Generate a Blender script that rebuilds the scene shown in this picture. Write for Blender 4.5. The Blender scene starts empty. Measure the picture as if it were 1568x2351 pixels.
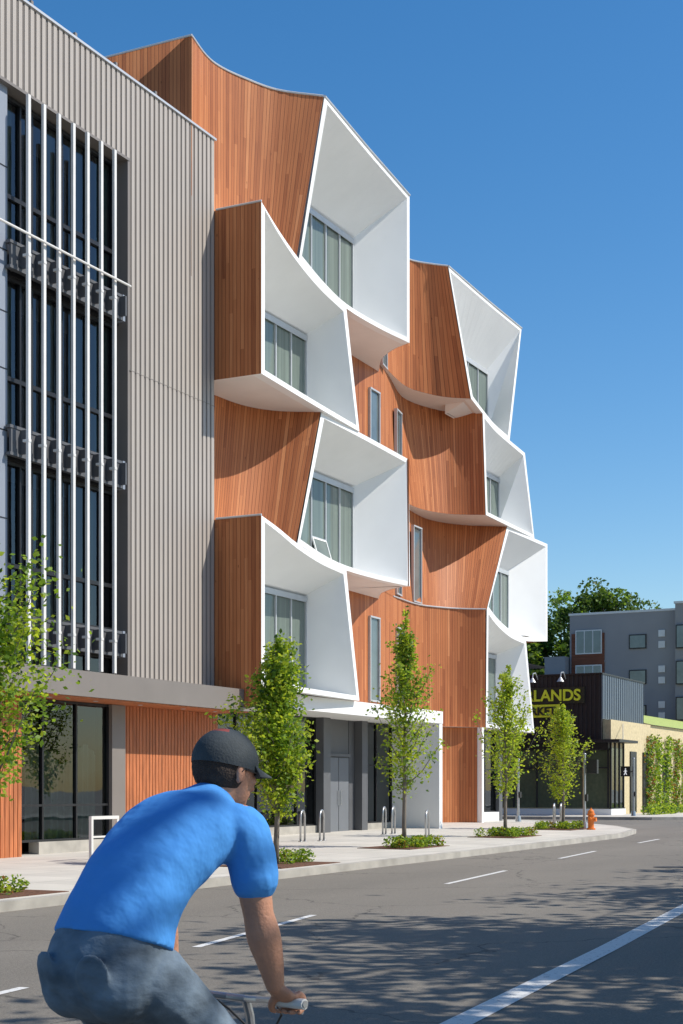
import bpy, math, random
from mathutils import Vector, Matrix
R=math.radians
ZC=1.8
scene=bpy.context.scene
random.seed(3)

# ------------------------------------------------------------ materials
def newmat(name):
    m=bpy.data.materials.new(name); m.use_nodes=True
    nt=m.node_tree; b=nt.nodes['Principled BSDF']
    return m,nt,b
def N(nt,t,**k):
    n=nt.nodes.new(t)
    for a,v in k.items(): setattr(n,a,v)
    return n
def L(nt,a,b): nt.links.new(a,b)
def mth(nt,op,a,b=None,c=None):
    n=N(nt,'ShaderNodeMath',operation=op)
    for i,v in enumerate((a,b,c)):
        if v is None: continue
        if isinstance(v,(int,float)): n.inputs[i].default_value=v
        else: L(nt,v,n.inputs[i])
    return n.outputs[0]
def plain(name,col,rough=.6,var=.12,scale=3.0,bump=.0,bscale=60,metal=0,spec=.4,stretch=(1,1,1),bdist=.02):
    m,nt,b=newmat(name)
    tc=N(nt,'ShaderNodeTexCoord'); mp=N(nt,'ShaderNodeMapping'); mp.inputs['Scale'].default_value=stretch
    L(nt,tc.outputs['Object'],mp.inputs[0])
    n=N(nt,'ShaderNodeTexNoise'); n.inputs['Scale'].default_value=scale; n.inputs['Detail'].default_value=6
    L(nt,mp.outputs[0],n.inputs[0])
    r=N(nt,'ShaderNodeValToRGB')
    r.color_ramp.elements[0].position=.3; r.color_ramp.elements[1].position=.7
    r.color_ramp.elements[0].color=[c*(1-var) for c in col]+[1]
    r.color_ramp.elements[1].color=[min(1,c*(1+var)) for c in col]+[1]
    L(nt,n.outputs[0],r.inputs[0]); L(nt,r.outputs[0],b.inputs['Base Color'])
    b.inputs['Roughness'].default_value=rough; b.inputs['Metallic'].default_value=metal
    b.inputs['Specular IOR Level'].default_value=spec
    if bump>0:
        n2=N(nt,'ShaderNodeTexNoise'); n2.inputs['Scale'].default_value=bscale; n2.inputs['Detail'].default_value=4
        L(nt,mp.outputs[0],n2.inputs[0])
        bp=N(nt,'ShaderNodeBump'); bp.inputs['Strength'].default_value=bump; bp.inputs['Distance'].default_value=bdist
        L(nt,n2.outputs[0],bp.inputs['Height']); L(nt,bp.outputs[0],b.inputs['Normal'])
    return m
def wood(name,cols,bw=.12,seam=.13,horiz=False):
    m,nt,b=newmat(name)
    uv=N(nt,'ShaderNodeUVMap'); sp=N(nt,'ShaderNodeSeparateXYZ'); L(nt,uv.outputs[0],sp.inputs[0])
    u,v=sp.outputs[0],sp.outputs[1]
    if horiz: u,v=v,u
    ub=mth(nt,'DIVIDE',u,bw); fl=mth(nt,'FLOOR',ub); fr=mth(nt,'FRACT',ub)
    w1=N(nt,'ShaderNodeTexWhiteNoise',noise_dimensions='1D'); L(nt,fl,w1.inputs['W'])
    vs=mth(nt,'FLOOR',mth(nt,'ADD',mth(nt,'DIVIDE',v,3.6),mth(nt,'MULTIPLY',w1.outputs[0],9.0)))
    cb=N(nt,'ShaderNodeCombineXYZ'); L(nt,fl,cb.inputs[0]); L(nt,vs,cb.inputs[1])
    w2=N(nt,'ShaderNodeTexWhiteNoise',noise_dimensions='2D'); L(nt,cb.outputs[0],w2.inputs['Vector'])
    cb2=N(nt,'ShaderNodeCombineXYZ'); L(nt,mth(nt,'MULTIPLY',u,34),cb2.inputs[0]); L(nt,mth(nt,'MULTIPLY',v,1.1),cb2.inputs[1]); L(nt,mth(nt,'MULTIPLY',w2.outputs[0],5.0),cb2.inputs[2])
    gn=N(nt,'ShaderNodeTexNoise'); gn.inputs['Scale'].default_value=1.0; gn.inputs['Detail'].default_value=6; L(nt,cb2.outputs[0],gn.inputs[0])
    fac=mth(nt,'ADD',mth(nt,'ADD',mth(nt,'MULTIPLY',w2.outputs[0],.32),mth(nt,'MULTIPLY',w1.outputs[0],.24)),mth(nt,'MULTIPLY',gn.outputs[0],.44))
    r=N(nt,'ShaderNodeValToRGB'); e=r.color_ramp.elements
    e[0].position=.15; e[0].color=cols[0]+(1,); e[1].position=.85; e[1].color=cols[-1]+(1,)
    for i,c in enumerate(cols[1:-1]):
        q=e.new(.15+.7*(i+1)/(len(cols)-1)); q.color=c+(1,)
    L(nt,fac,r.inputs[0])
    big=N(nt,'ShaderNodeTexNoise'); big.inputs['Scale'].default_value=.5; L(nt,uv.outputs[0],big.inputs[0])
    hs=N(nt,'ShaderNodeHueSaturation'); L(nt,r.outputs[0],hs.inputs['Color']); L(nt,mth(nt,'ADD',mth(nt,'MULTIPLY',big.outputs[0],.3),.85),hs.inputs['Value'])
    kn=N(nt,'ShaderNodeTexVoronoi'); kc=N(nt,'ShaderNodeCombineXYZ'); L(nt,mth(nt,'MULTIPLY',u,2.6),kc.inputs[0]); L(nt,mth(nt,'MULTIPLY',v,1.0),kc.inputs[1]); kn.inputs['Scale'].default_value=1.0; L(nt,kc.outputs[0],kn.inputs[0])
    knm=mth(nt,'LESS_THAN',kn.outputs['Distance'],.045)
    sm=mth(nt,'LESS_THAN',fr,seam)
    mx=N(nt,'ShaderNodeMix',data_type='RGBA'); L(nt,mth(nt,'MAXIMUM',mth(nt,'MULTIPLY',sm,.7),mth(nt,'MULTIPLY',knm,.5)),mx.inputs[0]); L(nt,hs.outputs[0],mx.inputs[6]); mx.inputs[7].default_value=(.06,.018,.010,1)
    L(nt,mx.outputs[2],b.inputs['Base Color']); b.inputs['Roughness'].default_value=.55; b.inputs['Specular IOR Level'].default_value=.2
    bp=N(nt,'ShaderNodeBump'); bp.inputs['Strength'].default_value=.4; bp.inputs['Distance'].default_value=.01
    L(nt,mth(nt,'SUBTRACT',mth(nt,'MULTIPLY',gn.outputs[0],.3),sm),bp.inputs['Height']); L(nt,bp.outputs[0],b.inputs['Normal'])
    return m
WOOD=wood('cedar_boards',[(.25,.076,.030),(.42,.142,.054),(.52,.192,.074),(.66,.28,.122)])
WOOD2=wood('dark_cedar',[(.11,.035,.02),(.17,.06,.032),(.22,.08,.045)],bw=.14,horiz=True)
WOODG=plain('cedar_slat',(.46,.15,.055),.6,.3,2.0,.2,40,stretch=(6,6,.6))
WHITE=plain('white_stucco',(.83,.83,.81),.75,.03,.7,.12,140)
SOFF=plain('soffit_plaster',(.78,.73,.68),.8,.04,1)
FLASH=plain('metal_flashing',(.55,.56,.57),.4,.05,2,metal=.3)
GREY=plain('grey_cladding',(.41,.365,.32),.5,.05,1.2,stretch=(1,1,.3))
GREYD=plain('grey_canopy_metal',(.21,.185,.165),.45,.06,1)
PANEL=plain('blue_grey_panel',(.26,.29,.34),.45,.05,.8)
CHAR=plain('charcoal_panel',(.11,.113,.12),.5,.08,1.5)
BLACK=plain('black_frame',(.018,.018,.02),.4,.1,3)
BLACKC=plain('black_corrugated',(.02,.02,.023),.5,.15,2)
STEELB=plain('blue_steel_cladding',(.10,.13,.16),.4,.06,2)
SILV=plain('silver_frame',(.50,.52,.53),.4,.04,4,metal=.2)
TUBE=plain('painted_tube',(.74,.72,.68),.4,.04,4)
GALV=plain('galvanized_steel',(.45,.46,.47),.35,.1,8,metal=.8)
CREAM=plain('cream_brick',(.60,.50,.30),.85,.14,6,.3,30)
LIMER=plain('green_roof',(.40,.47,.13),.8,.2,4,stretch=(1,1,6))
STUC=plain('grey_stucco',(.25,.255,.27),.9,.05,.4)
def glass(name,tint,refl=1.0,ior=1.65):
    m,nt,b=newmat(name); out=nt.nodes['Material Output']; nt.nodes.remove(b)
    t=N(nt,'ShaderNodeBsdfTransparent'); t.inputs[0].default_value=tint+(1,)
    g=N(nt,'ShaderNodeBsdfGlossy'); g.inputs['Roughness'].default_value=.01; g.inputs[0].default_value=(.9*refl,.95*refl,refl,1)
    f=N(nt,'ShaderNodeFresnel'); f.inputs[0].default_value=ior
    tc=N(nt,'ShaderNodeTexCoord'); n=N(nt,'ShaderNodeTexNoise'); n.inputs['Scale'].default_value=.7; L(nt,tc.outputs['Object'],n.inputs[0])
    bp=N(nt,'ShaderNodeBump'); bp.inputs['Strength'].default_value=.08; bp.inputs['Distance'].default_value=.05; L(nt,n.outputs[0],bp.inputs['Height']); L(nt,bp.outputs[0],g.inputs['Normal'])
    mx=N(nt,'ShaderNodeMixShader'); L(nt,f.outputs[0],mx.inputs[0]); L(nt,t.outputs[0],mx.inputs[1]); L(nt,g.outputs[0],mx.inputs[2]); L(nt,mx.outputs[0],out.inputs[0])
    return m
GLASSD=glass('dark_glass',(.42,.50,.50))
GLASS=plain('curtained_glass',(.15,.185,.16),.06,.24,1.0,spec=.4,stretch=(7,7,.12))
GLASSO=plain('sash_glass',(.15,.18,.165),.15,.2,1.0,spec=.2)
CURT=plain('curtain_fabric',(.42,.47,.42),.9,.12,1.0)
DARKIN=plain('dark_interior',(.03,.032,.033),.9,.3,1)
def asphalt():
    m,nt,b=newmat('asphalt')
    tc=N(nt,'ShaderNodeTexCoord')
    n1=N(nt,'ShaderNodeTexNoise'); n1.inputs['Scale'].default_value=.25; n1.inputs['Detail'].default_value=6
    mp=N(nt,'ShaderNodeMapping'); mp.inputs['Scale'].default_value=(.25,1.6,1); L(nt,tc.outputs['Object'],mp.inputs[0]); L(nt,mp.outputs[0],n1.inputs[0])
    n2=N(nt,'ShaderNodeTexNoise'); n2.inputs['Scale'].default_value=38; n2.inputs['Detail'].default_value=5; n2.inputs['Roughness'].default_value=.7; L(nt,tc.outputs['Object'],n2.inputs[0])
    vo=N(nt,'ShaderNodeTexVoronoi'); vo.inputs['Scale'].default_value=70; L(nt,tc.outputs['Object'],vo.inputs[0])
    vc=N(nt,'ShaderNodeTexVoronoi',feature='DISTANCE_TO_EDGE'); vc.inputs['Scale'].default_value=.22
    n3=N(nt,'ShaderNodeTexNoise'); n3.inputs['Scale'].default_value=1.2; n3.inputs['Detail'].default_value=5; L(nt,tc.outputs['Object'],n3.inputs[0])
    vm=N(nt,'ShaderNodeVectorMath',operation='ADD'); L(nt,tc.outputs['Object'],vm.inputs[0]); L(nt,n3.outputs['Color'],vm.inputs[1]); L(nt,vm.outputs[0],vc.inputs[0])
    crack=mth(nt,'LESS_THAN',vc.outputs[0],.004)
    val=mth(nt,'ADD',mth(nt,'MULTIPLY',n1.outputs[0],.10),mth(nt,'MULTIPLY',n2.outputs[0],.20))
    val=mth(nt,'ADD',val,mth(nt,'MULTIPLY',vo.outputs['Distance'],.10))
    val=mth(nt,'ADD',val,-.035)
    val=mth(nt,'MULTIPLY',val,mth(nt,'SUBTRACT',1.0,mth(nt,'MULTIPLY',crack,.45)))
    cb=N(nt,'ShaderNodeCombineColor'); L(nt,mth(nt,'MULTIPLY',val,1.12),cb.inputs[0]); L(nt,val,cb.inputs[1]); L(nt,mth(nt,'MULTIPLY',val,.83),cb.inputs[2])
    L(nt,cb.outputs[0],b.inputs['Base Color']); b.inputs['Roughness'].default_value=.85
    bp=N(nt,'ShaderNodeBump'); bp.inputs['Strength'].default_value=.7; bp.inputs['Distance'].default_value=.008; L(nt,n2.outputs[0],bp.inputs['Height']); L(nt,bp.outputs[0],b.inputs['Normal'])
    return m
ASPH=asphalt()
def concrete():
    m,nt,b=newmat('concrete_sidewalk')
    tc=N(nt,'ShaderNodeTexCoord'); sp=N(nt,'ShaderNodeSeparateXYZ'); L(nt,tc.outputs['Object'],sp.inputs[0])
    n1=N(nt,'ShaderNodeTexNoise'); n1.inputs['Scale'].default_value=1.1; n1.inputs['Detail'].default_value=7; L(nt,tc.outputs['Object'],n1.inputs[0])
    jx=mth(nt,'LESS_THAN',mth(nt,'FRACT',mth(nt,'DIVIDE',sp.outputs[0],1.5)),.014)
    jy=mth(nt,'LESS_THAN',mth(nt,'FRACT',mth(nt,'DIVIDE',sp.outputs[1],1.5)),.014)
    j=mth(nt,'MAXIMUM',jx,jy)
    cell=N(nt,'ShaderNodeCombineXYZ'); L(nt,mth(nt,'FLOOR',mth(nt,'DIVIDE',sp.outputs[0],1.5)),cell.inputs[0]); L(nt,mth(nt,'FLOOR',mth(nt,'DIVIDE',sp.outputs[1],1.5)),cell.inputs[1])
    wn=N(nt,'ShaderNodeTexWhiteNoise',noise_dimensions='2D'); L(nt,cell.outputs[0],wn.inputs['Vector'])
    val=mth(nt,'ADD',mth(nt,'ADD',mth(nt,'MULTIPLY',n1.outputs[0],.20),.42),mth(nt,'MULTIPLY',wn.outputs[0],.06))
    val=mth(nt,'MULTIPLY',val,mth(nt,'SUBTRACT',1.0,mth(nt,'MULTIPLY',j,.5)))
    cb=N(nt,'ShaderNodeCombineColor'); L(nt,val,cb.inputs[0]); L(nt,mth(nt,'MULTIPLY',val,.94),cb.inputs[1]); L(nt,mth(nt,'MULTIPLY',val,.83),cb.inputs[2])
    L(nt,cb.outputs[0],b.inputs['Base Color']); b.inputs['Roughness'].default_value=.85
    return m
CONC=concrete()
CURB=plain('concrete_curb',(.40,.375,.33),.9,.2,2)
def paint():
    m,nt,b=newmat('road_paint')
    tc=N(nt,'ShaderNodeTexCoord'); n=N(nt,'ShaderNodeTexNoise'); n.inputs['Scale'].default_value=22; n.inputs['Detail'].default_value=8; n.inputs['Roughness'].default_value=.7; L(nt,tc.outputs['Object'],n.inputs[0])
    r=N(nt,'ShaderNodeValToRGB'); r.color_ramp.elements[0].position=.34; r.color_ramp.elements[1].position=.44
    r.color_ramp.elements[0].color=(.16,.155,.15,1); r.color_ramp.elements[1].color=(.70,.69,.66,1)
    L(nt,n.outputs[0],r.inputs[0]); L(nt,r.outputs[0],b.inputs['Base Color']); b.inputs['Roughness'].default_value=.7
    return m
PAINT=paint()
MULCH=plain('bark_mulch',(.13,.06,.035),.95,.5,18,.8,30)
BARK=plain('tree_bark',(.20,.17,.14),.9,.25,12,.5,40,stretch=(1,1,.3))
def leafm(name,col,tr=.45):
    m,nt,b=newmat(name); out=nt.nodes['Material Output']
    tc=N(nt,'ShaderNodeTexCoord'); n=N(nt,'ShaderNodeTexNoise'); n.inputs['Scale'].default_value=2.5; L(nt,tc.outputs['Object'],n.inputs[0])
    r=N(nt,'ShaderNodeValToRGB'); r.color_ramp.elements[0].position=.35; r.color_ramp.elements[1].position=.65
    r.color_ramp.elements[0].color=(col[0]*.65,col[1]*.75,col[2]*.8,1); r.color_ramp.elements[1].color=(col[0]*1.2,col[1]*1.15,col[2],1)
    L(nt,n.outputs[0],r.inputs[0]); L(nt,r.outputs[0],b.inputs['Base Color']); b.inputs['Roughness'].default_value=.5; b.inputs['Specular IOR Level'].default_value=.3
    t=N(nt,'ShaderNodeBsdfTranslucent'); t.inputs[0].default_value=(min(1,col[0]*1.8),min(1,col[1]*1.7),col[2]*.8,1)
    mx=N(nt,'ShaderNodeMixShader'); mx.inputs[0].default_value=tr; L(nt,b.outputs[0],mx.inputs[1]); L(nt,t.outputs[0],mx.inputs[2]); L(nt,mx.outputs[0],out.inputs[0])
    return m
LEAF1=leafm('leaf_light',(.36,.44,.05)); LEAF2=leafm('leaf_mid',(.18,.29,.035)); LEAF3=leafm('leaf_dark',(.06,.12,.025),.35)
LEAFR=leafm('leaf_red',(.25,.12,.04)); LEAFD=leafm('leaf_deep',(.10,.16,.04),.4)

# ------------------------------------------------------------ mesh builder
class MB:
    def __init__(s): s.v=[];s.f=[];s.m=[];s.uv=[];s.mats=[]
    def mi(s,m):
        if m not in s.mats: s.mats.append(m)
        return s.mats.index(m)
    def poly(s,pts,mat,uvs=None):
        i=len(s.v); s.v+= [tuple(p) for p in pts]; s.f.append(tuple(range(i,i+len(pts)))); s.m.append(s.mi(mat))
        if uvs is None: uvs=[(p[0]+p[1],p[2]) for p in pts]
        s.uv+=uvs
    def box(s,x0,x1,y0,y1,z0,z1,mat):
        P=[(x0,y0,z0),(x1,y0,z0),(x1,y1,z0),(x0,y1,z0),(x0,y0,z1),(x1,y0,z1),(x1,y1,z1),(x0,y1,z1)]
        for q in ((0,3,2,1),(4,5,6,7),(0,1,5,4),(1,2,6,5),(2,3,7,6),(3,0,4,7)):
            s.poly([P[a] for a in q],mat)
    def obox(s,p,d,w,dep,z0,z1,mat):
        n=(-d[1],d[0]); a=(p[0]-n[0]*dep/2,p[1]-n[1]*dep/2); b=(a[0]+d[0]*w,a[1]+d[1]*w); c=(b[0]+n[0]*dep,b[1]+n[1]*dep); e=(a[0]+n[0]*dep,a[1]+n[1]*dep)
        P=[(q[0],q[1],z) for z in (z0,z1) for q in (a,b,c,e)]
        for q in ((0,3,2,1),(4,5,6,7),(0,1,5,4),(1,2,6,5),(2,3,7,6),(3,0,4,7)): s.poly([P[k] for k in q],mat)
    def ruled(s,A,B,mat,u0=0.0):
        u=u0
        for i in range(len(A)-1):
            du=math.hypot(A[i+1][0]-A[i][0],A[i+1][1]-A[i][1])
            s.poly([B[i],B[i+1],A[i+1],A[i]],mat,[(u,B[i][2]),(u+du,B[i+1][2]),(u+du,A[i+1][2]),(u,A[i][2])])
            u+=du
    def tube(s,pts,rad,mat,seg=8,cap=True):
        pts=[Vector(p) for p in pts]; n=len(pts)
        if not isinstance(rad,(list,tuple)): rad=[rad]*n
        rings=[]; ref=None
        for i,p in enumerate(pts):
            t=(pts[min(i+1,n-1)]-pts[max(i-1,0)]).normalized()
            if ref is None:
                ref=t.orthogonal().normalized()
            ref=(ref-t*ref.dot(t)).normalized(); bi=t.cross(ref)
            base=len(s.v)
            for k in range(seg):
                a=2*math.pi*k/seg; s.v.append(tuple(p+(ref*math.cos(a)+bi*math.sin(a))*rad[i]))
            rings.append(base)
        mi=s.mi(mat)
        for i in range(n-1):
            for k in range(seg):
                k2=(k+1)%seg; s.f.append((rings[i]+k,rings[i]+k2,rings[i+1]+k2,rings[i+1]+k)); s.m.append(mi); s.uv+=[(0,0)]*4
        if cap:
            s.f.append(tuple(rings[0]+k for k in reversed(range(seg)))); s.m.append(mi); s.uv+=[(0,0)]*seg
            s.f.append(tuple(rings[-1]+k for k in range(seg))); s.m.append(mi); s.uv+=[(0,0)]*seg
    def loft(s,secs,mat,n=40,seg=36,pw=2.3):
        P=cr([Vector((a[0],a[1],a[2])) for a in secs],n); Q=cr([Vector((a[3],a[4],a[5])) for a in secs],n)
        mi=s.mi(mat); rings=[]
        for p,q in zip(P,Q):
            ph=R(q.z); fa=Vector((math.cos(ph),0,-math.sin(ph))); base=len(s.v)
            for k in range(seg):
                a=2*math.pi*k/seg; ca,sa=math.cos(a),math.sin(a)
                ca=math.copysign(abs(ca)**(2/pw),ca); sa=math.copysign(abs(sa)**(2/pw),sa)
                s.v.append(tuple(p+fa*ca*q.x+Vector((0,1,0))*sa*q.y))
            rings.append(base)
        for i in range(n-1):
            for k in range(seg):
                k2=(k+1)%seg; s.f.append((rings[i]+k,rings[i]+k2,rings[i+1]+k2,rings[i+1]+k)); s.m.append(mi); s.uv+=[(0,0)]*4
        s.f.append(tuple(rings[0]+k for k in reversed(range(seg)))); s.m.append(mi); s.uv+=[(0,0)]*seg
        s.f.append(tuple(rings[-1]+k for k in range(seg))); s.m.append(mi); s.uv+=[(0,0)]*seg
    def ell(s,c,r,mat,rot=None,nu=14,nv=10):
        base=len(s.v); rot=rot or Matrix.Identity(3)
        c=Vector(c)
        for j in range(1,nv):
            th=math.pi*j/nv
            for i in range(nu):
                ph=2*math.pi*i/nu
                s.v.append(tuple(c+rot@Vector((r[0]*math.sin(th)*math.cos(ph),r[1]*math.sin(th)*math.sin(ph),r[2]*math.cos(th)))))
        t=len(s.v); s.v.append(tuple(c+rot@Vector((0,0,r[2])))); s.v.append(tuple(c+rot@Vector((0,0,-r[2]))))
        mi=s.mi(mat)
        for j in range(nv-2):
            for i in range(nu):
                i2=(i+1)%nu; s.f.append((base+j*nu+i,base+(j+1)*nu+i,base+(j+1)*nu+i2,base+j*nu+i2)); s.m.append(mi); s.uv+=[(0,0)]*4
        for i in range(nu):
            i2=(i+1)%nu
            s.f.append((t,base+i,base+i2)); s.m.append(mi); s.uv+=[(0,0)]*3
            s.f.append((t+1,base+(nv-2)*nu+i2,base+(nv-2)*nu+i)); s.m.append(mi); s.uv+=[(0,0)]*3
    def build(s,name,parent=None,zoff=ZC,smooth=False,merge=False):
        me=bpy.data.meshes.new(name); pl=Vector(parent.location) if parent and zoff is not None else Vector((0,0,0))
        zo=zoff or 0
        me.from_pydata([(x-pl.x,y-pl.y,z+zo-pl.z) for x,y,z in s.v],[],s.f)
        for m in s.mats: me.materials.append(m)
        me.polygons.foreach_set('material_index',s.m)
        ul=me.uv_layers.new(name='UVMap')
        flat=[c for q in s.uv for c in q]; ul.data.foreach_set('uv',flat)
        if smooth: me.polygons.foreach_set('use_smooth',[True]*len(s.f))
        me.update()
        o=bpy.data.objects.new(name,me); scene.collection.objects.link(o)
        if parent: o.parent=parent
        if merge:
            import bmesh
            bm=bmesh.new(); bm.from_mesh(me); bmesh.ops.remove_doubles(bm,verts=bm.verts,dist=.0005); bm.to_mesh(me); bm.free()
        return o
def root(name,loc=(0,0,0)):
    o=bpy.data.objects.new(name,None); o.location=loc; scene.collection.objects.link(o); return o
def cr(pts,n):
    P=[Vector(p) for p in pts]; P=[P[0]*2-P[1]]+P+[P[-1]*2-P[-2]]
    out=[]; m=len(pts)-1
    for k in range(n):
        t=k/(n-1)*m; i=min(int(t),m-1); f=t-i
        a,b,c,d=P[i],P[i+1],P[i+2],P[i+3]
        out.append(.5*((2*b)+(-a+c)*f+(2*a-5*b+4*c-d)*f*f+(-a+3*b-3*c+d)*f**3))
    return out
def w3(pts,z): return [(p[0],p[1],z) for p in pts]

# ------------------------------------------------------------ camera / light
cam=bpy.data.cameras.new('camera'); co=bpy.data.objects.new('camera',cam); scene.collection.objects.link(co)
co.location=(0,0,ZC); co.rotation_euler=(R(90),0,R(26.76-90))
cam.sensor_fit='VERTICAL'; cam.sensor_height=36; cam.lens=53.6; cam.shift_y=.272; cam.clip_end=6000; cam.clip_start=.1
scene.camera=co
az,el=R(25),R(46)
sd=Vector((math.cos(el)*math.sin(az),-math.cos(el)*math.cos(az),math.sin(el)))
sl=bpy.data.lights.new('sun','SUN'); sl.energy=5.0; sl.angle=R(.5); sl.color=(1,.945,.86)
so=bpy.data.objects.new('sun',sl); scene.collection.objects.link(so); so.rotation_euler=(-sd).to_track_quat('-Z','Y').to_euler(); so.location=(20,-40,60)
w=bpy.data.worlds.new('World'); scene.world=w; w.use_nodes=True; nt=w.node_tree
st=N(nt,'ShaderNodeTexSky',sky_type='NISHITA'); st.sun_disc=False; st.sun_elevation=el; st.sun_rotation=math.atan2(sd.x,sd.y)%(2*math.pi)
st.air_density=1.0; st.dust_density=.5; st.ozone_density=1.7
hsv=N(nt,'ShaderNodeHueSaturation'); hsv.inputs['Saturation'].default_value=1.38; L(nt,st.outputs[0],hsv.inputs['Color'])
L(nt,hsv.outputs[0],nt.nodes['Background'].inputs[0]); nt.nodes['Background'].inputs[1].default_value=.148
scene.view_settings.view_transform='Standard'; scene.view_settings.look='None'; scene.view_settings.exposure=0

# ------------------------------------------------------------ ground
def g(s): return -1.78+.006*(min(max(s,16),60)-16)
def gs(s,Y): return g(s)+.15+.008*(min(max(Y,14.4),24)-14.4)
SS=[-80,0,16,25,35,45,55,60,80,120,400]
mb=MB()
S2=[-1500]+SS+[3000]
for i in range(len(S2)-1):
    a,b=S2[i],S2[i+1]
    mb.poly([(a,-1500,g(a)-.02),(b,-1500,g(b)-.02),(b,2500,g(b)-.02),(a,2500,g(a)-.02)],CURB)
mb.build('ground')
mb=MB()
for i in range(len(SS)-1):
    a,b=SS[i],SS[i+1]
    mb.poly([(a,-2.2,g(a)),(b,-2.2,g(b)),(b,14.9,g(b)),(a,14.9,g(a))],ASPH)
mb.poly([(48,14.9,g(48)),(60,14.9,g(60)),(60,120,g(60)),(48,120,g(48))],ASPH)
mb.poly([(60,14.9,g(60)),(100,14.9,g(60)),(100,120,g(60)),(60,120,g(60))],ASPH)
mb.build('road')
def sidewalk(name,edge,inner):
    mb=MB()
    for i in range(len(edge)-1):
        a,b=edge[i],edge[i+1]; c,d=inner[i],inner[i+1]
        def kerb(p,q,off):
            v=(Vector((q[0]-p[0],q[1]-p[1]))); v=v.normalized()*off if v.length else v
            return (p[0]+v.x,p[1]+v.y)
        a2,b2=kerb(a,c,.16),kerb(b,d,.16)
        za,zb=g(a[0])+.15,g(b[0])+.15
        mb.poly([(a[0],a[1],g(a[0])-.01),(b[0],b[1],g(b[0])-.01),(b[0],b[1],zb),(a[0],a[1],za)],CURB)
        mb.poly([(a[0],a[1],za),(b[0],b[1],zb),(b2[0],b2[1],zb+.003),(a2[0],a2[1],za+.003)],CURB)
        mb.poly([(a2[0],a2[1],za+.003),(b2[0],b2[1],zb+.003),(d[0],d[1],gs(d[0],d[1])),(c[0],c[1],gs(c[0],c[1]))],CONC)
    mb.build(name)
e1=[(-80,14.4),(0,14.4),(16,14.4),(26,14.4),(36,14.4),(44,14.45),(50,14.6),(54,15.3),(58,17.2),(62.5,20),(67,24),(70,30),(71,60),(71,120)]
i1=[(-80,26),(0,26),(16,26),(26,26),(36,26),(44,26),(50,26),(54,26),(58,26),(60,27),(62,28),(63,32),(64,60),(64,120)]
sidewalk('sidewalk',e1,i1)
e2=[(76,120),(76,70),(76.5,26),(77,21),(79,18.5),(83,16.5),(90,15.5),(400,15.5)]
i2=[(82,120),(82,70),(82,27),(82,26.5),(83,26),(85,26),(90,26),(400,26)]
sidewalk('sidewalk',e2,i2)
mb=MB()
for i in range(len(SS)-1):
    a,b=SS[i],SS[i+1]
    mb.poly([(a,-8,g(a)+.15),(b,-8,g(b)+.15),(b,-2.2,g(b)+.15),(a,-2.2,g(a)+.15)],CONC)
    mb.poly([(a,-2.2,g(a)+.15),(b,-2.2,g(b)+.15),(b,-2.2,g(b)-.01),(a,-2.2,g(a)-.01)],CURB)
mb.build('sidewalk')
mb=MB()
def stripe(p,q,wd):
    p,q=Vector(p),Vector(q); n=Vector((-(q-p).y,(q-p).x)).normalized()*wd/2
    k=max(1,int((q-p).length/4))
    for i in range(k):
        a=p.lerp(q,i/k); b=p.lerp(q,(i+1)/k)
        mb.poly([(a.x-n.x,a.y-n.y,g(a.x)+.005),(b.x-n.x,b.y-n.y,g(b.x)+.005),(b.x+n.x,b.y+n.y,g(b.x)+.005),(a.x+n.x,a.y+n.y,g(a.x)+.005)],PAINT)
stripe((4,3.75),(10.9,4.46),.24); stripe((10.9,4.46),(22.4,5.63),.24); stripe((22.4,5.63),(50,8.4),.24)
for a,b in (((7,8.2),(11,8.75)),((14.7,9.26),(19.05,10.05)),((25.9,10.9),(30.3,11.4)),((35.6,12.0),(39.8,12.4)),((45.6,12.85),(48.9,13.1)),((54,13.5),(57,13.7))): stripe(a,b,.11)
for k in range(5): stripe((66,6+k*1.6),(69,6+k*1.6),.5)
mb.build('road_markings')
IRON=plain('cast_iron',(.06,.055,.05),.6,.3,20,.6,60)
for x,y in ((33,8.6),(47,7.2)):
    rt=root('manhole_cover',(x,y,ZC+g(x))); mb=MB(); mb.tube([(x,y,g(x)-.01),(x,y,g(x)+.006)],.36,IRON,28); mb.tube([(x,y,g(x)),(x,y,g(x)+.009)],.29,IRON,28); mb.build('cover',rt)

# ------------------------------------------------------------ wood / white building
WB=root('curved_wood_office_building',(50,24,ZC+gs(50,24)))
NN=15
def window(mb,gm,s0,s1,z0,z1,Y,ms,curtain=False,fr=SILV,trans=None,glassm=None):
    gm.poly([(s0,Y,z0),(s1,Y,z0),(s1,Y,z1),(s0,Y,z1)],glassm or GLASS)
    t=.055
    mb.box(s0,s1,Y-.05,Y+.05,z1-t,z1,fr); mb.box(s0,s1,Y-.05,Y+.05,z0,z0+t,fr)
    n=max(1,round((s1-s0)/ms))
    for k in range(n+1):
        x=s0+(s1-s0)*k/n; mb.box(x-t/2,x+t/2,Y-.053,Y+.053,z0+t+.001,z1-t-.001,fr)
    if trans:
        mb.box(s0,s1,Y-.047,Y+.047,trans-t/2,trans+t/2,fr)
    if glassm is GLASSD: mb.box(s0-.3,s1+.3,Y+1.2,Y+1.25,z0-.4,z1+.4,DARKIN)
    return n
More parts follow.
